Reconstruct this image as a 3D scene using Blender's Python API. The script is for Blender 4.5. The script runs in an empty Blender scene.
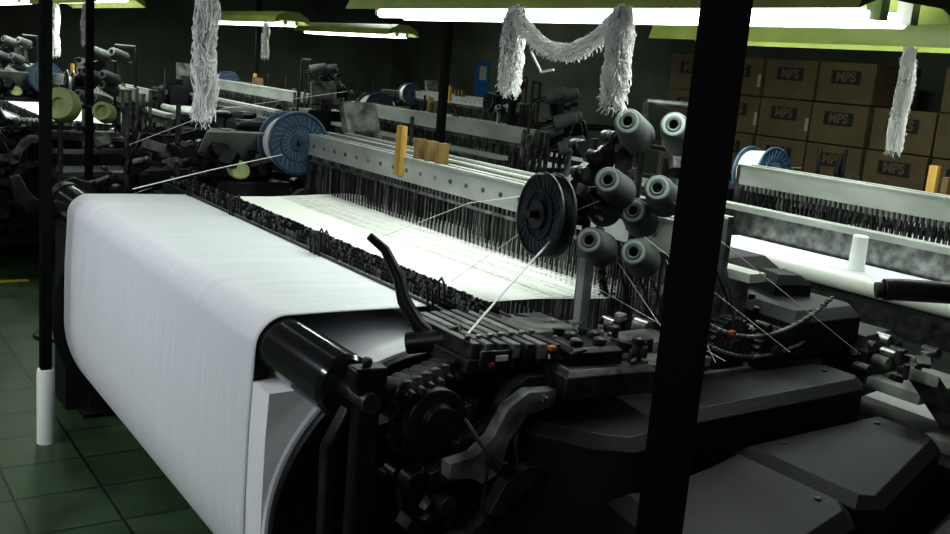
import bpy, math, random
from mathutils import Vector, Matrix
random.seed(7)
scene = bpy.context.scene
COL = scene.collection

# ------------------------------------------------------------------ materials
def mat(name, col, rough=0.5, metal=0.0, noise=0.0, nscale=8.0, col2=None, bump=0.0, bscale=40.0,
        mapscale=(1, 1, 1), emit=None, estr=0.0, rvar=0.0, sheen=0.0, spec=0.5):
    m = bpy.data.materials.new(name); m.use_nodes = True
    nt = m.node_tree; b = nt.nodes['Principled BSDF']
    b.inputs['Base Color'].default_value = (*col, 1)
    b.inputs['Roughness'].default_value = rough
    b.inputs['Metallic'].default_value = metal
    b.inputs['Specular IOR Level'].default_value = spec
    if sheen: b.inputs['Sheen Weight'].default_value = sheen
    if emit:
        b.inputs['Emission Color'].default_value = (*emit, 1); b.inputs['Emission Strength'].default_value = estr
    tc = nt.nodes.new('ShaderNodeTexCoord'); mp = nt.nodes.new('ShaderNodeMapping')
    mp.inputs['Scale'].default_value = mapscale
    nt.links.new(tc.outputs['Object'], mp.inputs['Vector'])
    if noise > 0 or col2:
        n = nt.nodes.new('ShaderNodeTexNoise'); n.inputs['Scale'].default_value = nscale
        n.inputs['Detail'].default_value = 6
        nt.links.new(mp.outputs['Vector'], n.inputs['Vector'])
        r = nt.nodes.new('ShaderNodeValToRGB')
        c2 = col2 if col2 else tuple(c * (1 - noise) for c in col)
        r.color_ramp.elements[0].position = .35; r.color_ramp.elements[1].position = .68
        r.color_ramp.elements[0].color = (*c2, 1); r.color_ramp.elements[1].color = (*col, 1)
        nt.links.new(n.outputs['Fac'], r.inputs['Fac']); nt.links.new(r.outputs['Color'], b.inputs['Base Color'])
        if rvar:
            mr = nt.nodes.new('ShaderNodeMapRange')
            mr.inputs['To Min'].default_value = max(.05, rough - rvar); mr.inputs['To Max'].default_value = min(1, rough + rvar)
            nt.links.new(n.outputs['Fac'], mr.inputs['Value']); nt.links.new(mr.outputs['Result'], b.inputs['Roughness'])
    if bump:
        n2 = nt.nodes.new('ShaderNodeTexNoise'); n2.inputs['Scale'].default_value = bscale; n2.inputs['Detail'].default_value = 4
        nt.links.new(mp.outputs['Vector'], n2.inputs['Vector'])
        bp = nt.nodes.new('ShaderNodeBump'); bp.inputs['Strength'].default_value = bump; bp.inputs['Distance'].default_value = .004
        nt.links.new(n2.outputs['Fac'], bp.inputs['Height']); nt.links.new(bp.outputs['Normal'], b.inputs['Normal'])
    return m

M = {}
M['black'] = mat('black_machine_paint', (.014, .014, .016), .42, .0, col2=(.004, .004, .005), nscale=14, bump=.25, bscale=60, rvar=.15, spec=.4)
M['dark'] = mat('oily_cast_iron', (.055, .055, .057), .42, .3, col2=(.010, .010, .011), nscale=22, bump=.4, bscale=50, rvar=.2)
M['cover'] = mat('black_cover_paint', (.012, .012, .017), .52, .0, col2=(.006, .006, .009), nscale=5, bump=.35, bscale=220, rvar=.1, spec=.3)
M['dusty'] = mat('linty_metal', (.24, .245, .235), .65, .1, col2=(.04, .04, .042), nscale=14, bump=.4, bscale=70)
M['steel'] = mat('worn_steel', (.42, .43, .43), .32, .9, col2=(.15, .15, .15), nscale=20, rvar=.1)
M['chrome'] = mat('polished_roller', (.12, .125, .135), .14, .85, noise=.3, nscale=4, mapscale=(1, .2, 1))
M['alu'] = mat('aluminium_rail', (.52, .55, .52), .5, .2, col2=(.34, .36, .34), nscale=7, bump=.15, mapscale=(1, .4, 1))
M['yarn'] = mat('warp_yarn', (.75, .77, .81), .5, 0, col2=(.60, .63, .68), nscale=6, mapscale=(.5, 40, .5), bump=.3, bscale=30, sheen=.2)
M['yarn2'] = mat('beam_winding', (.80, .81, .84), .6, 0, col2=(.72, .73, .77), nscale=5, mapscale=(.6, 30, .6), bump=.3, bscale=30)
M['thread'] = mat('thread', (.88, .90, .88), .6, 0)
M['cotton'] = mat('cotton_waste', (.97, .97, .96), .9, 0, noise=.03, nscale=30, bump=.6, bscale=160)
M['green'] = mat('green_reflector_enamel', (.40, .48, .13), .45, 0, col2=(.30, .37, .10), nscale=6, rvar=.1)
M['white'] = mat('white_enamel', (.75, .78, .74), .5)
M['tube'] = mat('fluorescent_tube', (.9, .95, .9), .3, emit=(.95, 1.0, .97), estr=6.0)
M['blue'] = mat('blue_spool_plastic', (.028, .06, .11), .4, 0, noise=.4, nscale=12)
M['bluerim'] = mat('pale_blue_rim', (.14, .25, .36), .4, 0, noise=.3, nscale=12)
M['dblue'] = mat('dark_spool_plastic', (.008, .011, .018), .4, 0, noise=.4, nscale=12)  # near spool's blue plastic, its shade put into the colour
M['dbluerim'] = mat('dark_spool_rim', (.022, .035, .055), .4, 0, noise=.3, nscale=12)  # rim darkened the same way, shade put into the colour
M['cone'] = mat('cone_yarn', (.13, .145, .145), .75, 0, col2=(.09, .10, .10), nscale=20, bump=.3, bscale=120)
M['conehole'] = mat('cone_paper_tube', (.30, .36, .35), .7)
M['wood'] = mat('ochre_wood', (.50, .31, .07), .6, 0, noise=.5, nscale=14, mapscale=(1, 1, .2))
M['wood2'] = mat('brown_wood', (.22, .14, .05), .6, 0, noise=.5, nscale=14, mapscale=(1, 1, .2))
M['card'] = mat('cardboard', (.20, .15, .09), .85, 0, noise=.25, nscale=3)
M['tape'] = mat('box_print_ink', (.03, .03, .03), .8)
M['paper'] = mat('paper_label', (.50, .48, .42), .7)
M['grey'] = mat('grey_panel', (.34, .37, .35), .5, 0, noise=.3, nscale=6)
M['gpanel'] = mat('yellow_green_yarn', (.38, .44, .20), .7, 0, noise=.3, nscale=6)
M['rubber'] = mat('black_rubber', (.012, .012, .012), .6)
M['red'] = mat('red_paint', (.30, .03, .02), .5)
M['orange'] = mat('orange_paint', (.35, .13, .03), .5)
M['signblue'] = mat('blue_sign_paint', (.03, .16, .42), .5)
M['wall'] = mat('wall_plaster', (.19, .21, .17), .85, 0, col2=(.07, .08, .066), nscale=.7, bump=.2, bscale=14)
M['ceil'] = mat('ceiling_paint', (.06, .065, .06), .9, 0, noise=.3, nscale=1)
M['post'] = mat('post_black_paint', (.003, .003, .004), .6, 0, noise=.4, nscale=20, spec=.15)
M['yellow'] = mat('yellow_line_paint', (.55, .46, .03), .6, 0, noise=.4, nscale=12)

# floor tiles
fm = bpy.data.materials.new('floor_tiles'); fm.use_nodes = True
nt = fm.node_tree; b = nt.nodes['Principled BSDF']
tc = nt.nodes.new('ShaderNodeTexCoord')
br = nt.nodes.new('ShaderNodeTexBrick'); br.offset = 0; br.inputs['Scale'].default_value = 1
br.inputs['Brick Width'].default_value = .33; br.inputs['Row Height'].default_value = .33
br.inputs['Mortar Size'].default_value = .006; br.inputs['Color1'].default_value = (.060, .110, .050, 1)
br.inputs['Color2'].default_value = (.036, .075, .032, 1); br.inputs['Mortar'].default_value = (.006, .010, .006, 1)
nt.links.new(tc.outputs['Object'], br.inputs['Vector'])
n = nt.nodes.new('ShaderNodeTexNoise'); n.inputs['Scale'].default_value = 3.5; n.inputs['Detail'].default_value = 7
nt.links.new(tc.outputs['Object'], n.inputs['Vector'])
mx = nt.nodes.new('ShaderNodeMix'); mx.data_type = 'RGBA'; mx.blend_type = 'MULTIPLY'; mx.inputs[0].default_value = .9
nt.links.new(br.outputs['Color'], mx.inputs[6]); nt.links.new(n.outputs['Fac'], mx.inputs[7])
nt.links.new(mx.outputs[2], b.inputs['Base Color'])
mr = nt.nodes.new('ShaderNodeMapRange'); mr.inputs['To Min'].default_value = .25; mr.inputs['To Max'].default_value = .7
nt.links.new(n.outputs['Fac'], mr.inputs['Value']); nt.links.new(mr.outputs['Result'], b.inputs['Roughness'])
M['floor'] = fm

# ------------------------------------------------------------------ mesh builder
class MB:
    def __init__(s): s.v = []; s.f = []; s.m = []; s.mats = []; s.T = Matrix.Identity(4)
    def mi(s, k):
        if k not in s.mats: s.mats.append(k)
        return s.mats.index(k)
    def add(s, vs, fs, k):
        o = len(s.v); i = s.mi(k)
        s.v += [tuple(s.T @ Vector(p)) for p in vs]
        for f in fs: s.f.append([a + o for a in f]); s.m.append(i)
    def box(s, c, d, k, rot=(0, 0, 0)):
        R = Matrix.Rotation(rot[2], 3, 'Z') @ Matrix.Rotation(rot[1], 3, 'Y') @ Matrix.Rotation(rot[0], 3, 'X')
        vs = []
        for x in (-.5, .5):
            for y in (-.5, .5):
                for z in (-.5, .5):
                    vs.append(Vector(c) + R @ Vector((x * d[0], y * d[1], z * d[2])))
        s.add(vs, [(0, 1, 3, 2), (4, 6, 7, 5), (0, 4, 5, 1), (2, 3, 7, 6), (0, 2, 6, 4), (1, 5, 7, 3)], k)
    def bb(s, x0, x1, y0, y1, z0, z1, k):
        s.box(((x0 + x1) / 2, (y0 + y1) / 2, (z0 + z1) / 2), (abs(x1 - x0), abs(y1 - y0), abs(z1 - z0)), k)
    def cyl(s, p0, p1, r0, k, r1=None, n=24, caps=True):
        if r1 is None: r1 = r0
        p0 = Vector(p0); p1 = Vector(p1); d = (p1 - p0).normalized()
        a = Vector((0, 0, 1)) if abs(d.z) < .9 else Vector((1, 0, 0))
        u = d.cross(a).normalized(); w = d.cross(u)
        vs = []
        for p, r in ((p0, r0), (p1, r1)):
            for i in range(n):
                t = 2 * math.pi * i / n; vs.append(p + u * r * math.cos(t) + w * r * math.sin(t))
        fs = [(i, (i + 1) % n, n + (i + 1) % n, n + i) for i in range(n)]
        if caps: fs += [tuple(range(n))[::-1], tuple(range(n, 2 * n))]
        s.add(vs, fs, k)
    def lathe(s, p0, d, prof, k, n=32):
        p0 = Vector(p0); d = Vector(d).normalized()
        a = Vector((0, 0, 1)) if abs(d.z) < .9 else Vector((1, 0, 0))
        u = d.cross(a).normalized(); w = d.cross(u); vs = []; fs = []
        for (t, r) in prof:
            for i in range(n):
                q = 2 * math.pi * i / n; vs.append(p0 + d * t + u * r * math.cos(q) + w * r * math.sin(q))
        for j in range(len(prof) - 1):
            for i in range(n): fs.append((j * n + i, j * n + (i + 1) % n, (j + 1) * n + (i + 1) % n, (j + 1) * n + i))
        s.add(vs, fs, k)
    def tube(s, pts, r, k, n=6, r1=None, rf=None):
        pts = [Vector(p) for p in pts]; vs = []; fs = []; L = len(pts)
        for j, p in enumerate(pts):
            d = (pts[min(j + 1, L - 1)] - pts[max(j - 1, 0)])
            d = d.normalized() if d.length > 1e-9 else Vector((0, 0, 1))
            a = Vector((0, 0, 1)) if abs(d.z) < .95 else Vector((1, 0, 0))
            u = d.cross(a).normalized(); w = d.cross(u)
            rr = r if r1 is None else r + (r1 - r) * j / (L - 1)
            for i in range(n):
                q = 2 * math.pi * i / n; r2 = rr if rf is None else rr * rf(j, i)
                vs.append(p + u * r2 * math.cos(q) + w * r2 * math.sin(q))
        for j in range(L - 1):
            for i in range(n): fs.append((j * n + i, j * n + (i + 1) % n, (j + 1) * n + (i + 1) % n, (j + 1) * n + i))
        fs += [tuple(range(n))[::-1], tuple(range((L - 1) * n, L * n))]
        s.add(vs, fs, k)
    def prism(s, poly, axis, a0, a1, k):
        n = len(poly); vs = []
        for a in (a0, a1):
            for (p, q) in poly:
                vs.append({'y': (p, a, q), 'x': (a, p, q), 'z': (p, q, a)}[axis])
        fs = [(i, (i + 1) % n, n + (i + 1) % n, n + i) for i in range(n)] + [tuple(range(n))[::-1], tuple(range(n, 2 * n))]
        s.add(vs, fs, k)
    def cham(s, poly, z0, z1, ch, k):
        n = len(poly); ins = []
        for i in range(n):
            p = Vector(poly[i]); a = Vector(poly[i - 1]); c = Vector(poly[(i + 1) % n])
            e1 = (p - a).normalized(); e2 = (c - p).normalized()
            n1 = Vector((-e1.y, e1.x)); n2 = Vector((-e2.y, e2.x))
            bis = (n1 + n2); bis = bis / max(bis.length_squared, .3) * 2
            ins.append(p + bis * ch)
        vs = [(p[0], p[1], z0) for p in poly] + [(p[0], p[1], z1 - ch) for p in poly] + [(p.x, p.y, z1) for p in ins]
        fs = []
        for l in (0, 1):
            fs += [(l * n + i, l * n + (i + 1) % n, (l + 1) * n + (i + 1) % n, (l + 1) * n + i) for i in range(n)]
        fs += [tuple(range(n))[::-1], tuple(range(2 * n, 3 * n))]
        s.add(vs, fs, k)
    def gear(s, c, r, th, teeth, k, dep=.01, hub=.3):
        poly = []
        for i in range(teeth):
            for q, rr in ((0, r - dep), (.25, r), (.5, r), (.75, r - dep)):
                t = 2 * math.pi * (i + q) / teeth; poly.append((c[0] + rr * math.cos(t), c[2] + rr * math.sin(t)))
        s.prism(poly, 'y', c[1] - th / 2, c[1] + th / 2, k)
        s.cyl((c[0], c[1] - th, c[2]), (c[0], c[1] + th, c[2]), r * hub, 'dark', n=18)
    def bolt(s, c, r=.012, h=.012, k='steel'):
        s.cyl(c, (c[0], c[1], c[2] + h), r, k, n=6)
    def obj(s, name, parent=None, bevel=0, smooth=35, seg=2):
        me = bpy.data.meshes.new(name); me.from_pydata(s.v, [], s.f)
        for k in s.mats: me.materials.append(M[k])
        me.polygons.foreach_set('material_index', s.m)
        import bmesh
        bm = bmesh.new(); bm.from_mesh(me); bmesh.ops.recalc_face_normals(bm, faces=bm.faces); bm.to_mesh(me); bm.free()
        me.polygons.foreach_set('use_smooth', [True] * len(me.polygons))
        me.set_sharp_from_angle(angle=math.radians(smooth)); me.update()
        o = bpy.data.objects.new(name, me); COL.objects.link(o)
        if parent: o.parent = parent
        if bevel:
            md = o.modifiers.new('bevel', 'BEVEL'); md.width = bevel; md.segments = seg; md.limit_method = 'ANGLE'
            md.angle_limit = math.radians(40); md.harden_normals = False
        return o

def empty(name, loc=(0, 0, 0), parent=None):
    e = bpy.data.objects.new(name, None); e.empty_display_size = .1; e.location = loc; COL.objects.link(e)
    if parent: e.parent = parent
    return e

def clone(src, loc=(0, 0, 0), scale=(1, 1, 1), skip=()):
    def rec(o, par):
        c = o.copy(); COL.objects.link(c); c.parent = par
        for ch in o.children:
            if ch.name.split('.')[0] not in skip: rec(ch, c)
        return c
    e = rec(src, None); e.location = loc; e.scale = scale
    return e

# ------------------------------------------------------------------ room
def slab(name, x0, x1, y0, y1, z0, z1, k):
    m = MB(); m.bb(x0, x1, y0, y1, z0, z1, k); return m.obj(name)
RX0, RX1, RY0, RY1, RZ = -4, 10.6, -3, 19, 3.7
slab('floor', RX0, RX1, RY0, RY1, -.1, 0, 'floor')
slab('ceiling', RX0, RX1, RY0, RY1, RZ, RZ + .1, 'ceil')
slab('wall_east', RX1, RX1 + .15, RY0, RY1, 0, RZ, 'wall')
slab('wall_north', RX0, RX1, RY1, RY1 + .15, 0, RZ, 'wall')
slab('wall_west', RX0 - .15, RX0, RY0, RY1, 0, RZ, 'wall')
slab('wall_south', RX0, RX1, RY0 - .15, RY0, 0, RZ, 'wall')
m = MB(); m.bb(-1.5, 1.4, 7.70, 7.77, 0.0, .004, 'yellow'); m.obj('floor_marking_line')

# ------------------------------------------------------------------ loom
loom = empty('weaving_loom')
# warp beam
m = MB(); C = (1.47, .545); WR = .482
m.lathe((C[0], 2.30, C[1]), (0, 1, 0), [(0, .06), (0, WR - .005), (.01, WR), (2.31, WR), (2.32, WR - .005), (2.32, .06)], 'yarn2', 80)
for y, s_, FR in ((2.282, -1, .470), (4.645, 1, .53)):
    m.lathe((C[0], y, C[1]), (0, s_, 0), [(-.012, .05), (-.012, FR), (-.006, FR + .004), (.012, FR + .004), (.018, FR), (.018, FR - .03), (.006, FR - .05), (.006, .12), (.03, .11), (.03, .05)], 'black', 80)
    for i in range(8):
        t = i * math.pi / 4; a = Vector((math.cos(t), 0, math.sin(t)))
        c = Vector((C[0], y + s_ * .012, C[1])) + a * .27
        m.box(c, (.32, .016, .022), 'black', (0, -t, 0))
m.cyl((C[0], 2.0, C[1]), (C[0], 4.95, C[1]), .045, 'steel')
m.gear((C[0], 2.06, C[1]), .17, .05, 40, 'dark', .012)
# reserve selvedge layer rising from the winding, tucked under the roller
pl = [(.990, .40), (.986, .60), (.988, .80), (.994, .932), (1.085, .934), (1.24, .934), (1.24, .80), (1.12, .60), (1.04, .40)]
m.prism(pl, 'y', 2.310, 2.424, 'yarn2')
m.obj('warp_beam', loom)
# back rest roller
m = MB(); RX, RZc, RR = 1.085, 1.02, .08
m.lathe((RX, 2.06, RZc), (0, 1, 0), [(0, .02), (0, .07), (.01, RR), (2.88, RR), (2.89, .07), (2.89, .02)], 'chrome', 64)
m.cyl((RX, 1.93, RZc), (RX, 5.1, RZc), .025, 'dark')
m.lathe((RX, 4.96, RZc), (0, 1, 0), [(0, .03), (0, .085), (.09, .085), (.1, .07), (.14, .07), (.14, .03)], 'black', 32)
m.obj('back_rest_roller', loom)
# warp sheet
m = MB(); prof = []
for i in range(12):
    t = math.radians(225 - 45 * i / 11); prof.append((C[0] + (WR + .006) * math.cos(t), C[1] + (WR + .006) * math.sin(t)))
prof.append((.984, .8))
for i in range(17):
    t = math.pi - i / 16 * (math.pi / 2)
    prof.append((RX + (RR + .010) * math.cos(t), RZc + (RR + .010) * math.sin(t)))
prof += [(1.25, 1.110), (1.42, 1.108), (1.60, 1.106), (1.70, 1.10)]
vs = []; fs = []; NY = 90
for j in range(NY + 1):
    y = 2.42 + (4.62 - 2.42) * j / NY
    for (x, z) in prof: vs.append((x, y, z))
n = len(prof)
for j in range(NY):
    for i in range(n - 1): fs.append((j * n + i, j * n + i + 1, (j + 1) * n + i + 1, (j + 1) * n + i))
m.add(vs, fs, 'yarn')
o = m.obj('warp_sheet', loom, smooth=80)
sd = o.modifiers.new('sol', 'SOLIDIFY'); sd.thickness = .003
# separate warp ends from droppers to healds
m = MB(); random.seed(5)
N = 600
for i in range(N):
    y = 2.44 + (4.60 - 2.44) * i / (N - 1) + random.uniform(-.0008, .0008)
    k = i % 3
    m.tube([(1.66, y, 1.10), (1.95, y + random.uniform(-.0012, .0012), 1.098), (2.24 + .06 * k, y, 1.10 + (-.018, .0, .014)[k]), (2.62, y, 1.08)], random.choice((.0009, .0011, .0013)), 'thread', n=3)
m.obj('warp_ends', loom)
# dropper (warp stop) bank
m = MB()
for k, x in enumerate((1.56, 1.595, 1.63, 1.665)):
    m.bb(x - .004, x + .004, 2.2, 4.98, 1.085, 1.100, 'black')
    m.bb(x - .003, x + .003, 2.2, 4.98, 1.118, 1.123, 'dark')
    y = 2.26
    while y < 4.94:
        h = .014 + random.uniform(0, .006)
        m.box((x + random.uniform(-.002, .002), y, 1.10 + h / 2), (.008, .0024, .036 + h), 'black' if random.random() < .72 else 'dusty', (random.uniform(-.05, .05), 0, 0))
        y += random.uniform(.008, .012)
m.bb(1.525, 1.535, 2.2, 4.98, 1.06, 1.115, 'dark'); m.bb(1.690, 1.70, 2.2, 4.98, 1.04, 1.100, 'dark')
for yy in (2.38, 3.15, 3.19, 4.0, 4.55):
    m.tube([(1.52, yy, 1.1), (1.51, yy, 1.17), (1.51, yy + .015, 1.185), (1.51, yy + .03, 1.17), (1.52, yy + .03, 1.1)], .004, 'black')
    m.tube([(1.56, yy, 1.1), (1.55, yy, 1.18), (1.55, yy + .015, 1.195), (1.55, yy + .03, 1.18), (1.56, yy + .03, 1.1)], .004, 'black')
m.obj('warp_stop_droppers', loom)
# heald frames
m = MB()
for k in range(5):
    x = 2.25 + k * .055; dz = random.choice((0, -.025, .012, -.015)) if k else 0
    m.bb(x - .011, x + .011, 2.15, 4.86, 1.285 + dz, 1.385 + dz, 'alu')
    m.bb(x - .014, x + .014, 2.15, 4.86, 1.385 + dz, 1.393 + dz, 'alu')
    m.bb(x - .011, x + .011, 2.15, 4.86, .72 + dz, .79 + dz, 'alu')
    for y in (2.16, 4.85): m.bb(x - .012, x + .012, y - .012, y + .012, .72 + dz, 1.39 + dz, 'steel')
    y = 2.22 + k * .008
    while y < 4.8:
        m.box((x, y, 1.04 + dz), (.006, .0038, .50), 'dark' if random.random() < .55 else 'dusty')
        m.box((x, y, 1.270 + dz), (.014, .011, .035), 'dusty')
        y += .030 + random.uniform(-.002, .002)
m.bb(2.232, 2.236, 2.2, 4.82, 1.250, 1.262, 'steel')
for i in range(22): m.cyl((2.239, 2.25 + i * .12, 1.335), (2.235, 2.25 + i * .12, 1.335), .010, 'dusty', n=12)
for yy in (3.58, 3.67, 3.76):
    m.box((2.27, yy, 1.405), (.05, .030, .15), 'wood2')
m.box((2.23, 3.86, 1.415), (.03, .045, .22), 'wood')
m.obj('heald_frames', loom)
# reed + sley + breast
m = MB()
m.bb(2.62, 2.66, 2.2, 4.8, 1.0, 1.18, 'steel'); m.bb(2.58, 2.72, 2.15, 4.85, .9, 1.0, 'dark')
m.bb(2.60, 2.68, 2.15, 4.85, 1.18, 1.21, 'alu')
m.cyl((3.0, 2.15, 1.02), (3.0, 4.85, 1.02), .04, 'white'); m.bb(2.93, 3.05, 2.15, 4.85, .86, .96, 'dark')
m.bb(2.70, 2.98, 2.44, 4.6, 1.055, 1.059, 'yarn')
m.lathe((2.85, 2.3, .5), (0, 1, 0), [(0, .03), (0, .2), (2.4, .2), (2.4, .03)], 'yarn2', 40)
m.obj('breast_beam_and_sley', loom)
# side frames
def frame(m, y0, y1):
    poly = [(1.14, 0), (1.26, 0), (1.30, .12), (1.9, .14), (2.6, .14), (2.75, .0), (3.10, 0), (3.12, .9), (3.02, .98),
            (2.75, .95), (2.72, .86), (1.95, .86), (1.90, 1.02), (1.55, 1.05), (1.30, .98), (1.25, .90), (1.16, .88)]
    m.prism(poly, 'y', y0, y1, 'black')
m = MB(); frame(m, 2.10, 2.17); frame(m, 4.80, 4.87)
m.bb(1.9, 2.0, 2.17, 4.8, .02, .12, 'black'); m.bb(2.7, 2.8, 2.17, 4.8, .12, .24, 'black')
for x in (1.2, 3.0):
    for y in (2.13, 4.83): m.bb(x - .1, x + .1, y - .08, y + .08, 0, .03, 'black')
# near uprights carrying the roller
m.prism([(1.06, 0), (1.115, 0), (1.12, 1.03), (1.135, 1.06), (1.135, 1.10), (1.05, 1.10), (1.05, 1.06), (1.065, 1.03)], 'y', 1.95, 2.0, 'black')
m.prism([(1.01, 0), (1.045, 0), (1.03, .86), (1.06, .98), (1.05, 1.0), (1.0, .90)], 'y', 1.98, 2.02, 'black')
m.bb(1.01, 1.2, 1.97, 2.10, .42, .46, 'black')
m.bolt((1.09, 1.975, 1.10), .014, .02, 'dark')
# far end bracket hook
m.prism([(.93, .95), (1.0, .92), (1.2, .92), (1.25, 1.02), (1.2, 1.1), (1.12, 1.12), (1.05, 1.09), (.98, 1.0), (.92, 1.05), (.88, 1.13), (.84, 1.12), (.87, 1.0)], 'y', 5.06, 5.12, 'black')
m.bb(1.05, 1.25, 4.9, 5.14, .0, .93, 'black')
m.obj('side_frames', loom, bevel=.006)
# near end mechanism
m = MB(); random.seed(11)
m.lathe((1.27, 1.96, .95), (0, -1, 0), [(0, .03), (0, .085), (.03, .085), (.034, .078), (.034, .05), (.05, .045), (.055, .0)], 'black', 32)
m.gear((1.27, 1.99, .93), .10, .02, 36, 'black', .004)
m.lathe((1.36, 2.04, .74), (0, -1, 0), [(0, .03), (0, .13), (.03, .13), (.034, .12), (.034, .06), (.06, .05), (.065, 0)], 'black', 32)
m.lathe((1.45, 1.99, .60), (0, -1, 0), [(0, .03), (0, .10), (.03, .10), (.034, .09), (.034, .04), (.06, .035), (.065, 0)], 'black', 32)
for i in range(6):
    m.lathe((1.19 + .034 * i, 1.98 + .012 * i, 1.02 + .003 * i), (.1, -1, .1), [(-.06, 0), (-.06, .03), (.0, .03), (.01, .036), (.03, .036), (.04, .014), (.055, .012), (.055, 0)], 'dark' if i % 2 else 'black', 16)
for i in range(7):
    x = 1.40 + i * .034
    m.bb(x - .012, x + .012, 1.98 - .012 * i, 2.30, 1.085, 1.125, 'dusty' if i % 2 else 'dark')
    m.bolt((x, 2.02, 1.125), .009, .01)
m.bb(1.37, 1.64, 1.97, 2.22, 1.05, 1.085, 'dark'); m.box((1.45, 1.955, 1.085), (.10, .01, .05), 'dark', (0, 0, -.1))
m.box((1.46, 1.948, 1.09), (.035, .006, .016), 'paper', (0, 0, -.1)); m.box((1.43, 1.948, 1.075), (.016, .006, .012), 'red', (0, 0, -.1))
m.box((1.58, 1.90, 1.12), (.02, .02, .012), 'orange')
# curved horn lever
m.tube([(1.40, 2.16, 1.08), (1.36, 2.20, 1.12), (1.33, 2.23, 1.18), (1.32, 2.25, 1.24), (1.29, 2.28, 1.31), (1.25, 2.30, 1.345)], .024, 'black', 12, r1=.011)
m.tube([(1.44, 2.1, 1.11), (1.40, 2.14, 1.09), (1.33, 2.2, 1.07)], .03, 'black', 12)
# head casting with knobs
m.cham([(1.58, 1.83), (1.86, 1.80), (1.90, 2.04), (1.62, 2.09)], 1.0, 1.075, .015, 'dark')
m.cham([(1.62, 1.87), (1.78, 1.85), (1.80, 1.98), (1.64, 2.0)], 1.07, 1.12, .012, 'black')
for p in ((1.66, 1.9), (1.73, 1.89), (1.69, 1.96), (1.76, 1.95), (1.84, 1.86), (1.86, 1.98)):
    m.lathe((p[0], p[1], 1.07), (0, 0, 1), [(0, .014), (.05, .014), (.055, .018), (.065, .018), (.07, .01), (.071, 0)], 'dark', 14)
m.bb(1.55, 1.93, 1.99, 2.03, 1.04, 1.06, 'dusty'); m.bb(1.60, 1.98, 1.94, 1.955, 1.06, 1.10, 'dark')
m.bb(1.78, 2.25, 1.96, 2.15, .985, 1.015, 'dusty'); m.bb(1.95, 2.2, 2.05, 2.18, 1.015, 1.05, 'dusty')
m.bb(1.52, 1.80, 2.05, 2.24, 1.085, 1.115, 'dusty')
for i in range(6): m.bolt((1.83 + .055 * i, 1.98, 1.015), .01, .01)
for i in range(70):
    x = random.uniform(1.55, 2.05); y = random.uniform(1.84, 2.2); z = 1.085 + random.uniform(-.01, .03)
    if x > 1.88: z -= .06; y = random.uniform(1.97, 2.2)
    q = random.random()
    if q < .35: m.tube([(x, y, z), (x + random.uniform(-.08, .08), y + random.uniform(-.05, .05), z + random.uniform(0, .02))], .005, random.choice(('steel', 'dusty', 'dark')), 8)
    elif q < .7: m.lathe((x, y, z - .03), (0, 0, 1), [(0, 0), (0, .012), (.03, .012), (.032, .007), (.045, .007), (.045, 0)], random.choice(('dusty', 'dark', 'steel')), 12)
    else: m.box((x, y, z), (random.uniform(.02, .07), random.uniform(.01, .03), random.uniform(.01, .025)), random.choice(('dark', 'dusty')), (0, 0, random.uniform(-.5, .5)))
def sbrk(x, y, z, s=1, k='dark'):
    pl = [(0, 0), (.05, .02), (.07, .10), (.12, .16), (.20, .18), (.21, .22), (.12, .225), (.06, .19), (.02, .12), (-.03, .08), (-.10, .07), (-.10, .03), (-.03, .02)]
    m.prism([(x + p * s, z + q * s) for p, q in pl], 'y', y - .02, y + .02, k)
sbrk(1.37, 1.88, .80, 1.0, 'dusty'); sbrk(1.35, 1.84, .62, 1.0, 'dark'); sbrk(1.42, 1.94, .84, .9)
m.cyl((1.39, 1.80, .86), (1.39, 2.12, .86), .018, 'dark'); m.cyl((1.53, 1.84, 1.0), (1.53, 2.12, 1.0), .014, 'steel')
m.tube([(1.50, 1.90, .99), (1.46, 1.86, .9), (1.47, 1.84, .8), (1.44, 1.84, .7), (1.43, 1.90, .6)], .008, 'rubber', 8)
m.tube([(1.30, 1.86, .98), (1.34, 1.80, .90), (1.33, 1.80, .78), (1.38, 1.80, .68)], .006, 'rubber', 8)
for i in range(90):
    x = random.uniform(1.2, 1.50); y = random.uniform(1.90, 2.08); z = random.uniform(.30, .98)
    if random.random() < .5: m.cyl((x, y - .02, z), (x, y + .03, z), random.uniform(.008, .03), random.choice(('black', 'dark', 'black')), n=14)
    else: m.box((x, y, z), (random.uniform(.03, .1), random.uniform(.02, .06), random.uniform(.02, .05)), random.choice(('dark', 'black', 'black')), (0, random.uniform(-.6, .6), 0))
m.obj('let_off_mechanism', loom, bevel=.003, seg=1)
# drive covers (near end)
m = MB()
m.cham([(1.60, 1.72), (1.68, 1.66), (1.92, 1.70), (1.98, 1.76), (2.76, 1.78), (2.82, 1.82), (2.82, 1.96), (2.76, 2.00), (1.84, 2.03), (1.56, 2.04), (1.48, 1.94)], .35, .94, .03, 'cover')
m.cham([(2.16, 1.36), (2.22, 1.32), (2.80, 1.52), (2.84, 1.56), (2.84, 1.775), (2.16, 1.755)], .35, .83, .03, 'cover')
m.cham([(1.52, 1.24), (1.58, 1.18), (2.08, 1.30), (2.14, 1.36), (2.14, 1.74), (1.94, 1.69), (1.70, 1.645), (1.60, 1.66)], .35, .83, .035, 'cover')
m.cham([(2.20, 1.08), (2.26, 1.02), (3.0, 1.14), (3.0, 1.30), (2.90, 1.46), (2.27, 1.29), (2.20, 1.26)], .3, .70, .03, 'cover')
m.bb(1.68, 2.8, 1.40, 1.95, .0, .36, 'black')
for x, y, z in ((1.66, 1.85, .94), (2.72, 1.9, .94), (2.3, 1.7, .83), (2.74, 1.7, .83), (1.64, 1.30, .83), (2.06, 1.40, .83)):
    m.bolt((x, y, z), .010, .005, 'dark')
m.obj('drive_cover', loom, bevel=.012, seg=3)
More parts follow.
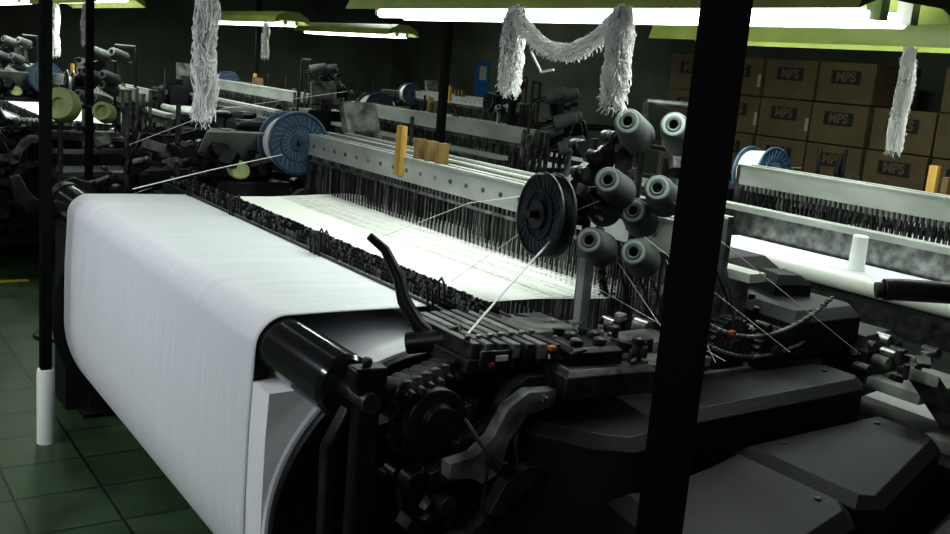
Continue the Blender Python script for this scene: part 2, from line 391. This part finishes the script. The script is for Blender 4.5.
# near right side mechanisms
m = MB(); random.seed(21)
m.cham([(2.70, 2.02), (3.05, 2.02), (3.10, 2.08), (3.10, 2.42), (2.72, 2.42)], .95, 1.10, .035, 'cover')
m.cham([(2.76, 2.44), (3.12, 2.44), (3.12, 2.80), (2.76, 2.80)], .95, 1.19, .045, 'cover')
m.cham([(3.02, 1.95), (3.30, 2.0), (3.28, 2.30), (3.06, 2.28)], .80, 1.0, .04, 'cover')
m.cham([(2.86, 2.25), (3.0, 2.20), (3.06, 2.36), (2.92, 2.42)], 1.08, 1.17, .03, 'cover')
m.tube([(3.22, 2.06, 1.145), (3.26, 2.03, 1.15), (3.45, 1.90, 1.155), (3.62, 1.78, 1.155)], .040, 'black', 20)
m.tube([(3.20, 2.08, 1.14), (3.22, 2.06, 1.145)], .030, 'dark', 20)
m.cyl((3.58, 1.80, 0), (3.58, 1.80, 1.13), .03, 'black')
m.cyl((2.3, 2.06, .98), (2.3, 2.35, .98), .07, 'dark'); m.gear((2.45, 2.08, 1.0), .10, .04, 28, 'dark')
m.gear((2.62, 2.05, .98), .08, .04, 22, 'dark')
m.bb(2.15, 2.9, 2.04, 2.2, .86, .93, 'dusty'); m.bb(3.02, 3.36, 1.74, 1.94, .84, .88, 'grey'); m.bb(3.0, 3.3, 1.5, 1.7, .72, .76, 'dusty')
m.bb(3.14, 3.42, 2.32, 2.6, .84, .88, 'grey'); m.bb(2.9, 3.3, 1.5, 2.3, 0, .72, 'black'); m.bb(3.14, 3.34, 2.3, 2.6, 0, .84, 'black')
m.prism([(2.9, .95), (3.3, .62), (3.3, .66), (2.9, .99)], 'y', 1.62, 1.72, 'dusty')
for i in range(150):
    x = random.uniform(2.12, 2.78); y = random.uniform(2.02, 2.4); z = random.uniform(.9, 1.08)
    if i > 100: x = random.uniform(2.95, 3.3); y = random.uniform(1.75, 2.3); z = random.uniform(.88, .98)
    q = random.random()
    if q < .35: m.cyl((x, y - .02, z), (x, y + .04, z), random.uniform(.008, .026), random.choice(('dark', 'dusty', 'black', 'steel')), n=14)
    elif q < .5: m.cyl((x, y, z), (x, y, z + .05), random.uniform(.006, .015), random.choice(('dark', 'dusty')), n=12)
    else: m.box((x, y, z), (random.uniform(.03, .10), random.uniform(.015, .05), random.uniform(.012, .035)), random.choice(('dark', 'black', 'dusty')), (0, random.uniform(-.4, .4), random.uniform(-.7, .7)))
m.box((2.36, 1.99, 1.07), (.02, .02, .02), 'red')
for (a, b_, sg) in (((2.2, 1.98, 1.13), (2.9, 2.04, 1.14), .09), ((2.25, 2.02, 1.05), (2.75, 2.02, 1.0), .05)):
    a = Vector(a); b_ = Vector(b_); NL = 46
    for i in range(NL):
        t = i / (NL - 1); p = a.lerp(b_, t) - Vector((0, 0, sg * 4 * t * (1 - t)))
        m.box(p, (.018, .010 if i % 2 else .016, .010), 'dusty', (0, 0, 0))
for k in range(9):
    x0 = random.uniform(2.0, 2.4); y0 = random.uniform(2.02, 2.2)
    pts = [(x0 + .12 * t * k / 4 + random.uniform(-.02, .02), y0 + random.uniform(-.02, .02), 1.25 - .3 * t + random.uniform(-.02, .02)) for t in (0, .25, .5, .75, 1)]
    m.tube(pts, .005, 'rubber', 6)
m.obj('take_up_mechanism', loom, bevel=.003, seg=1)
# far end mechanism
m = MB(); random.seed(31)
m.box((1.98, 5.15, 1.24), (.46, .40, .012), 'grey', (-.75, 0, 0)); m.bb(1.8, 2.2, 4.95, 5.2, .6, 1.12, 'black')
m.lathe((1.93, 5.03, 1.17), (0, -.7, .7), [(0, 0), (0, .06), (.01, .065), (.02, .06), (.025, 0)], 'gpanel', 28)
m.cham([(2.4, 4.9), (2.9, 4.9), (2.9, 5.3), (2.4, 5.3)], .5, 1.3, .04, 'cover')
m.box((2.66, 5.08, 1.45), (.24, .05, .22), 'dusty', (-.35, 0, .2)); m.bb(2.6, 2.72, 5.0, 5.2, 1.2, 1.4, 'dark')
m.cham([(3.0, 4.9), (3.3, 4.9), (3.3, 5.2), (3.0, 5.2)], .2, 1.2, .04, 'cover')
for i in range(150):
    x = random.uniform(1.2, 3.1); y = random.uniform(4.98, 5.3); z = random.uniform(.8, 1.32)
    q = random.random()
    if q < .4: m.cyl((x, y - .03, z), (x, y + .04, z), random.uniform(.010, .04), random.choice(('dark', 'dusty', 'black')), n=14)
    else: m.box((x, y, z), (random.uniform(.03, .14), random.uniform(.02, .10), random.uniform(.015, .08)), random.choice(('dark', 'black', 'dusty')), (random.uniform(-.3, .3), random.uniform(-.6, .6), random.uniform(-.7, .7)))
for x in (1.35, 1.6, 2.95):
    m.cyl((x, 5.0, .9), (x, 5.0, 1.5), .012, 'dark', n=10)
m.tube([(1.35, 5.0, 1.15), (1.42, 5.0, 1.35), (1.40, 5.0, 1.42), (1.34, 5.0, 1.2)], .014, 'dark', 8)
m.obj('pick_motor_housing', loom, bevel=.004, seg=1)

# ---------------------------------------------------------------- spools
def spool(c, ax, R, th, kb='blue', kr='bluerim', yr=.86):
    e = empty('selvedge_yarn_spool', c, loom); m = MB(); d = Vector(ax).normalized()
    for s_ in (-1, 1):
        m.lathe(Vector((0, 0, 0)) + d * s_ * th / 2, d * s_, [(0, .02), (0, R * .97), (.004, R), (.010, R), (.014, R * .97), (.014, R * .93), (.008, R * .9),
              (.008, R * .62), (.014, R * .6), (.014, R * .56), (.008, R * .54), (.008, .045), (.02, .042), (.02, .015), (.008, .012)], kb, 56)
        a = Vector((0, 0, 1)); u = d.cross(a).normalized(); w = d.cross(u)
        for i in range(26):
            t = 2 * math.pi * i / 26
            for r0, r1 in ((.62, .90), (.28, .53)):
                q = t + .18
                p0 = d * s_ * (th / 2 + .010) + (u * math.cos(t) + w * math.sin(t)) * R * r0
                p1 = d * s_ * (th / 2 + .010) + (u * math.cos(q) + w * math.sin(q)) * R * r1
                m.tube([p0, p1], .0018, kr, 4)
        m.lathe(d * s_ * (th / 2 + .002), d * s_, [(0, R), (.002, R + .003), (.008, R + .003), (.010, R)], kr, 56)
    m.lathe(-d * th / 2, d, [(0, .03), (0, R * yr), (th, R * yr), (th, .03)], 'thread', 48)
    m.cyl(-d * (th / 2 + .05), d * (th / 2 + .05), .012, 'dark')
    m.obj('spool', e)
    return e
def stand(e, pts, r=.014):
    m = MB()
    for a, b_ in pts: m.cyl(a, b_, r, 'dark', n=12)
    m.obj('bracket', e)
sp1 = spool((2.19, 4.93, 1.335), (-.06, -.99, .08), .162, .15)
stand(sp1, [((.0, .12, -.005), (.16, .15, -.02)), ((.16, .15, .02), (.16, .15, -.22))])
sp2 = spool((1.87, 2.34, 1.385), (-.985, .10, .06), .126, .03, 'dblue', 'dbluerim', .62)
stand(sp2, [((.03, .0, 0), (.14, -.02, -.02)), ((.14, -.02, .02), (.14, -.06, -.34))])

# ---------------------------------------------------------------- cone creel
creel = empty('yarn_cone_creel', (2.15, 2.18, 0), loom); m = MB()
D = Vector((-.72, -.50, .28)).normalized()
ends = [(2.00, 2.17, 1.687), (2.145, 2.13, 1.687), (1.945, 2.166, 1.517), (2.065, 2.084, 1.506), (1.895, 2.162, 1.342), (2.0, 2.084, 1.319), (2.09, 2.20, 1.42)]
cones = [Vector(e_) - Vector((2.15, 2.18, 0)) - D * .165 for e_ in ends]
for p in cones:
    m.lathe(p, D, [(0, .02), (0, .050), (.005, .055), (.12, .045), (.155, .041), (.163, .037), (.165, .022), (.12, .02)], 'cone', 36)
    m.lathe(p, D, [(.163, .032), (.1665, .034), (.168, .029), (.1665, .024)], 'conehole', 28)
    m.lathe(p, D, [(.0, .014), (-.005, .022), (.168, .022), (.170, .020), (.168, .014), (.03, .014)], 'cone', 20)
    m.cyl(p - D * .06, p + D * .04, .007, 'dark', n=10)
for dx, dy in ((.08, .16), (.22, .06)):
    m.cyl((dx, dy, .95), (dx, dy, 1.74), .012, 'dark', n=12)
for p_ in cones:
    p = p_ - D * .06; m.tube([p, p + Vector((.02, .02, -.01)), Vector((.15, .11, p.z - .02))], .009, 'dark', 8)
m.bb(.03, .26, .0, .2, .93, .96, 'dark'); m.cyl((.08, .16, 1.74), (.22, .06, 1.74), .012, 'dark', n=12)
m.bb(-.20, -.165, .05, .08, .98, 1.27, 'grey')
m.obj('creel_body', creel)
m = MB(); random.seed(8)
m.cyl((-.12, .16, .95), (-.12, .16, 1.62), .012, 'dark', n=12)
m.prism([(-.27, 1.44), (-.20, 1.50), (-.08, 1.60), (-.03, 1.58), (-.06, 1.50), (-.15, 1.36), (-.24, 1.34)], 'y', .145, .175, 'black')
for p in ((-.22, .12, 1.60), (-.16, .12, 1.57), (-.2, .12, 1.52), (-.10, .12, 1.63)):
    m.lathe(p, (0, -1, 0), [(-.02, .0), (-.02, .02), (0, .022), (.01, .01), (.02, .022), (.03, .02), (.03, 0)], 'dark', 16)
for i in range(6):
    m.tube([(-.12 + .012 * i, .10, 1.42 + .008 * i), (-.09 + .012 * i, .08, 1.54 + .01 * i), (-.10 + .014 * i, .08, 1.59 + .012 * i)], .006, 'dark', 8)
for i in range(26):
    q = i / 25; m.box((-.21 + .10 * q, .05, 1.47 - .26 * q + .05 * math.sin(q * 5)), (.022, .016, .014), 'dusty' if i % 2 else 'dark', (0, .6, 0))
m.lathe((-.14, .06, 1.42), (-.5, -.85, .1), [(-.02, 0), (-.02, .05), (0, .055), (.012, .05), (.014, .02), (.03, .018), (.03, 0)], 'black', 28)
m.tube([(-.13, .12, 1.58), (-.09, .07, 1.66), (-.05, .05, 1.64), (-.03, .05, 1.56)], .008, 'rubber', 8)
m.box((-.08, .10, 1.42), (.34, .014, .035), 'dusty', (0, .35, .15)); m.box((-.05, .06, 1.28), (.30, .014, .03), 'dark', (0, .5, .1))
m.obj('tensioners', creel)
thr = MB()
thr.tube([(1.42, 2.05, 1.13), (1.62, 2.16, 1.22), (1.84, 2.27, 1.32)], .0035, 'thread', 6)
thr.tube([(1.30, 4.7, 1.12), (1.7, 4.8, 1.2), (2.1, 4.85, 1.28)], .003, 'thread', 6)
thr.tube([(1.95, 2.2, 1.45), (1.9, 2.5, 1.30), (1.72, 2.6, 1.13)], .0012, 'thread', 4)
thr.tube([(2.0, 2.2, 1.50), (1.9, 2.8, 1.35), (1.70, 3.2, 1.13)], .0012, 'thread', 4)
thr.tube([(1.35, 4.95, 1.30), (1.8, 4.9, 1.50), (2.5, 4.95, 1.62)], .0012, 'thread', 4)
for (a, b_) in (((2.05, 2.1, 1.36), (2.6, 1.95, 1.0)), ((2.08, 2.1, 1.5), (2.9, 1.9, .98)), ((1.6, 1.5, .87), (2.5, 2.2, 1.1)), ((2.1, 2.05, 1.3), (2.2, 1.9, 1.02)),
                ((1.98, 2.12, 1.28), (2.12, 1.95, 1.02)), ((1.95, 2.2, 1.2), (2.3, 1.95, 1.0))):
    thr.tube([a, b_], .0010, 'thread', 4)
thr.obj('loose_threads', loom)

# ---------------------------------------------------------------- lamps
L = 2.5
def mk_lamp(tz, hs=1.0):
    lm = MB()
    prof = [(-.20, 0), (-.17, .065), (-.07, .12), (.07, .12), (.17, .065), (.20, 0), (.193, 0), (.163, .06), (.066, .112), (-.066, .112), (-.163, .06), (-.193, 0)]
    prof = [(a, b_ * hs) for a, b_ in prof]
    lm.prism(prof, 'y', 0, L, 'green')
    cap = [(-.195, .002), (-.168, .063), (-.07, .118), (.07, .118), (.168, .063), (.195, .002), (.12, .03), (-.12, .03)]
    cap = [(a, b_ * hs) for a, b_ in cap]
    lm.prism(cap, 'y', 0, .006, 'green'); lm.prism(cap, 'y', L - .006, L, 'green')
    lm.bb(-.05, .05, .05, L - .05, .07 * hs, .111 * hs, 'white')
    for x in (-.06, .06):
        for y in (.05, L - .05): lm.bb(x - .015, x + .015, y - .02, y + .02, tz - .01, .08, 'white')
    for y in (.35, L - .35): lm.cyl((0, y, .12 * hs), (0, y, RZ - 2.10), .004, 'dark', n=6)
    t = MB()
    for x in (-.06, .06): t.cyl((x, .06, tz), (x, L - .06, tz), .019, 'tube', n=16)
    a = lm.obj('p'); b_ = t.obj('q'); r = (a.data, b_.data)
    bpy.data.objects.remove(a); bpy.data.objects.remove(b_); return r
PA = mk_lamp(-.004); PB = mk_lamp(.050, 1.5)
def lamp(x, y, z, power, pr=PA, col=(.92, 1.0, .92)):
    e = empty('fluorescent_lamp', (x, y, z))
    for me, nm in zip(pr, ('reflector', 'tubes')):
        o = bpy.data.objects.new(nm, me); COL.objects.link(o); o.parent = e
    ld = bpy.data.lights.new('lamp_glow', 'AREA'); ld.shape = 'RECTANGLE'; ld.size = .22; ld.size_y = L * .95
    ld.energy = power; ld.color = col
    lo = bpy.data.objects.new('lamp_glow', ld); COL.objects.link(lo); lo.parent = e; lo.location = (0, L / 2, -.03)
    return e
lamp(2.15, 1.42, 2.0, 15)
lamp(4.25, 1.80, 2.05, 16, PB)
lamp(-.65, 2.6, 2.35, 54, col=(.92, .95, 1.0)); lamp(-.65, -.5, 2.35, 22, col=(.92, .95, 1.0))  # second one is unseen, added to brighten the loom's near end
lamp(2.15, 8.2, 2.05, 22, PB)
lamp(4.2, 9.6, 2.08, 18); lamp(5.6, 9.8, 2.08, 18); lamp(2.15, 12, 2.1, 28); lamp(.2, 12, 2.1, 28); lamp(7.4, 3.0, 2.5, 7, PB)
# unseen fixtures added at the ceiling for soft fill light
for i, (x, y, pw) in enumerate(((2.6, 3.5, 17), (6.8, 5.5, 20), (2.0, 9.5, 24), (7.0, 13.5, 44), (-2.0, 7.0, 12))):
    e = empty('ceiling_light', (x, y, RZ)); mm = MB()
    mm.bb(-.3, .3, -.6, .6, -.06, 0, 'white'); mm.bb(-.27, .27, -.57, .57, -.064, -.06, 'tube'); mm.obj('housing', e)
    ld = bpy.data.lights.new('ceiling_glow', 'AREA'); ld.shape = 'RECTANGLE'; ld.size = .5; ld.size_y = 1.1; ld.energy = pw; ld.color = (.86, 1.0, .78)
    lo = bpy.data.objects.new('ceiling_glow', ld); COL.objects.link(lo); lo.parent = e; lo.location = (0, 0, -.08)

# ---------------------------------------------------------------- posts
def post(x, y, w, sleeve=False, top=RZ, rz=0.0):
    m = MB(); m.box((x, y, top / 2), (w, w, top), 'post', (0, 0, rz))
    if sleeve: m.lathe((x, y, 0), (0, 0, 1), [(0, .03), (0, .037), (.33, .037), (.345, .034), (.345, .02)], 'white', 28)
    else: m.bb(x - w, x + w, y - w, y + w, 0, .012, 'post')
    return m.obj('support_post')
post(1.005, .93, .064, rz=-.82); post(.885, 4.52, .045, True)
m = MB(); m.cyl((1.005, .98, 2.5), (.885, 4.49, 2.5), .02, 'post'); m.obj('overhead_pipe')
for x, y in ((3.45, 5.48), (5.4, 7.4), (1.62, 6.9), (4.6, 11.5)): post(x, y, .045)

# ---------------------------------------------------------------- cotton
def bundle(m, path, n, spread, r, seed, fray=True, core=0.0):
    random.seed(seed); path = [Vector(p) for p in path]; L_ = len(path)
    if core:
        fine = []
        for j in range(L_ - 1):
            for q in range(6): fine.append(path[j].lerp(path[j + 1], q / 6))
        nf = len(fine)
        tab = [[random.uniform(.6, 1.4) for _ in range(18)] for _ in range(nf)]
        def rf(j, i):
            k = j / nf; e_ = min(1, (1 - k) * 6) if fray else 1
            return tab[j][i] * (.65 + .35 * min(1, k * 4) if fray else 1) * max(.25, e_)
        m.tube(fine, core, 'cotton', 18, rf=rf)
    for i in range(n):
        a = random.uniform(0, 2 * math.pi); q = spread * math.sqrt(random.random())
        ax = Vector((1, 0, 0)) * math.cos(a) * q + (Vector((0, 1, 0)) if fray else Vector((0, 0, 1))) * math.sin(a) * q
        cut = L_ if not fray else max(3, L_ - int(abs(random.gauss(0, L_ * .10))))
        pts = []; w = random.uniform(0, 6); ph = random.uniform(0, 6)
        for j in range(cut):
            k = j / (L_ - 1)
            sc = (.55 + .45 * min(1, k * 3)) if fray else 1
            pts.append(path[j] + ax * sc + Vector((math.sin(w + j * 1.1), math.cos(ph + j * .9), .5 * math.sin(j * 1.4 + w))) * spread * .22 + Vector((random.uniform(-1, 1), random.uniform(-1, 1), random.uniform(-1, 1))) * spread * .16)
        m.tube(pts, r, 'cotton', 4, r1=r * .7 if fray else r)
    for i in range(n * 6):
        j = random.randrange(1, L_ - 1); a = random.uniform(0, 2 * math.pi)
        d = Vector((math.cos(a), math.sin(a), random.uniform(-1, .6))).normalized()
        p = path[j].lerp(path[j + 1], random.random()) + d * spread * .7
        q = p + d * random.uniform(.008, .018) + Vector((0, 0, -.006))
        q2 = q + Vector((random.uniform(-1, 1), random.uniform(-1, 1), -1)) * .007
        m.tube([p, q, q2], .0011, 'cotton', 3)
def hang(x, y, z0, z1, n, spread, seed, name='cotton_waste_hank', k=14, r=.0026):
    m = MB(); bundle(m, [(x + .006 * math.sin(i * .7), y + .006 * math.cos(i * .6), z0 + (z1 - z0) * i / (k - 1)) for i in range(k)], n, spread, r, seed, core=spread * .72)
    m.obj(name, smooth=70)
hang(1.20, 3.47, 2.49, 1.54, 170, .038, 1, k=34)
m = MB()
A = Vector((1.90, 2.63, 1.985)); B = Vector((1.90, 2.13, 1.985))
path = [A.lerp(B, i / 21) - Vector((0, 0, .115 * 4 * (i / 21) * (1 - i / 21))) for i in range(22)]
bundle(m, path, 110, .022, .0026, 4, fray=False, core=.017)
for P, s_, ln in ((A, 6, .25), (B, 7, .26)):
    bundle(m, [P + Vector((0, .0, .01)) - Vector((0, 0, ln * i / 15)) for i in range(16)], 180, .033, .0028, s_, core=.024)
m.tube([A + Vector((.0, -.1, -.12)), A + Vector((0, -.16, -.18)), A + Vector((0, -.22, -.17))], .004, 'cotton', 5)
m.obj('cotton_waste_garland', smooth=70)
hang(4.00, 2.62, 2.04, 1.60, 110, .032, 9); hang(4.00, 2.25, 2.04, 1.4, 80, .028, 10)
hang(1.92, 8.3, 2.04, 1.72, 40, .035, 11); hang(1.92, 9.4, 2.04, 1.6, 40, .035, 12)
hang(3.96, 9.7, 2.07, 1.72, 40, .04, 14)
# yellow-green yarn packages on a peg stand in the aisle
e = empty('yarn_package_stand', (1.30, 6.12, 0)); m = MB()
m.cyl((0, .1, 0), (0, .1, 1.44), .015, 'dark', n=12); m.lathe((0, .1, 0), (0, 0, 1), [(0, 0), (0, .15), (.02, .15), (.03, .02)], 'dark', 24)
m.cyl((0, .1, 1.40), (.22, .06, 1.38), .012, 'dark', n=10)
for p, r in (((-.02, -.02, 1.40), .10), ((.21, -.05, 1.37), .06)):
    m.lathe(p, (-.5, -.8, .2), [(-.06, 0), (-.06, r * .9), (-.04, r), (.05, r * .92), (.06, r * .86), (.06, .035), (.03, .03), (.03, 0)], 'gpanel', 36)
m.obj('packages', e)
# ---------------------------------------------------------------- second loom etc.
MX = 6.8
clone(loom, (MX, -1.1, 0), (-1, 1, 1), skip=('yarn_cone_creel', 'loose_threads'))
for loc, sc in [((0, 6.3, 0), (1, 1, 1)), ((MX, 3.6, 0), (-1, 1, 1)), ((MX, 7.6, 0), (-1, 1, 1)), ((0, 10.3, 0), (1, 1, 1)), ((5.6, 8.4, 0), (1, 1, 1))]:
    clone(loom, loc, sc, skip=('loose_threads',))
m = MB(); m.lathe((3.92, 2.66, 1.060), (0, 0, 1), [(0, 0), (0, .036), (.10, .034), (.15, .034), (.155, .03), (.155, 0)], 'thread', 28); m.obj('yarn_cone')

# ---------------------------------------------------------------- cardboard boxes
stack = empty('cardboard_box_stack'); m = MB(); random.seed(2); txt = []
y = 2.0
while y < 9.2:
    w = .72
    for k in range(5):
        h = .44; dx = random.uniform(-.03, .03)
        if k == 4 and random.random() < .35: continue
        m.bb(9.3 + dx, 10.1 + dx, y + .01, y + w - .01, k * h, k * h + h - .012, 'card')
        if random.random() < .3: m.bb(9.298 + dx, 9.31 + dx, y + .012, y + .06, k * h + .1, k * h + .25, 'paper')
        txt.append((9.296 + dx, y + w / 2, k * h + h * .62))
    y += w + .02
m.obj('boxes', stack, bevel=.006)
tcu = bpy.data.curves.new('box_print', 'FONT'); tcu.body = 'MPS'; tcu.size = .14; tcu.align_x = 'CENTER'; tcu.align_y = 'CENTER'; tcu.offset = .006
to = bpy.data.objects.new('t', tcu); COL.objects.link(to); bpy.context.view_layer.update()
tm = bpy.data.meshes.new_from_object(to); bpy.data.objects.remove(to)
tm.materials.clear(); tm.materials.append(M['card'])
lab = MB(); lab.bb(-.18, .18, -.07, .07, 0, .002, 'tape'); labo = lab.obj('labelp'); labm = labo.data; bpy.data.objects.remove(labo)
for p in txt:
    for me_, off in ((labm, 0), (tm, .003)):
        o = bpy.data.objects.new('box_print', me_); COL.objects.link(o); o.parent = stack
        o.matrix_local = Matrix(((0, 0, -1, p[0] - off), (-1, 0, 0, p[1]), (0, 1, 0, p[2]), (0, 0, 0, 1)))
m = MB(); m.bb(RX1 - .02, RX1, 15.3, 15.75, 1.15, 1.95, 'signblue'); m.bb(RX1 - .025, RX1 - .02, 15.38, 15.6, 1.6, 1.85, 'paper'); m.obj('wall_sign')

# ---------------------------------------------------------------- world
w = bpy.data.worlds.new('World'); scene.world = w; w.use_nodes = True
w.node_tree.nodes['Background'].inputs[0].default_value = (.5, .7, .6, 1); w.node_tree.nodes['Background'].inputs[1].default_value = .02

# ---------------------------------------------------------------- camera
yaw = math.radians(34.8); p = math.radians(11.2); roll = math.radians(4.86)
F = Vector((math.cos(p) * math.sin(yaw), math.cos(p) * math.cos(yaw), -math.sin(p)))
R0 = Vector((math.cos(yaw), -math.sin(yaw), 0)); U0 = R0.cross(F)
R = R0 * math.cos(roll) + U0 * math.sin(roll); U = -R0 * math.sin(roll) + U0 * math.cos(roll)
cd = bpy.data.cameras.new('camera'); cd.sensor_width = 36; cd.lens = 36 * 1000 / 950; cd.clip_start = .05
co = bpy.data.objects.new('camera', cd); COL.objects.link(co)
co.matrix_world = Matrix(((R.x, U.x, -F.x, 0), (R.y, U.y, -F.y, 0), (R.z, U.z, -F.z, 1.8), (0, 0, 0, 1)))
scene.camera = co
scene.view_settings.view_transform = 'Standard'
try: scene.view_settings.look = 'Medium High Contrast'
except Exception: pass
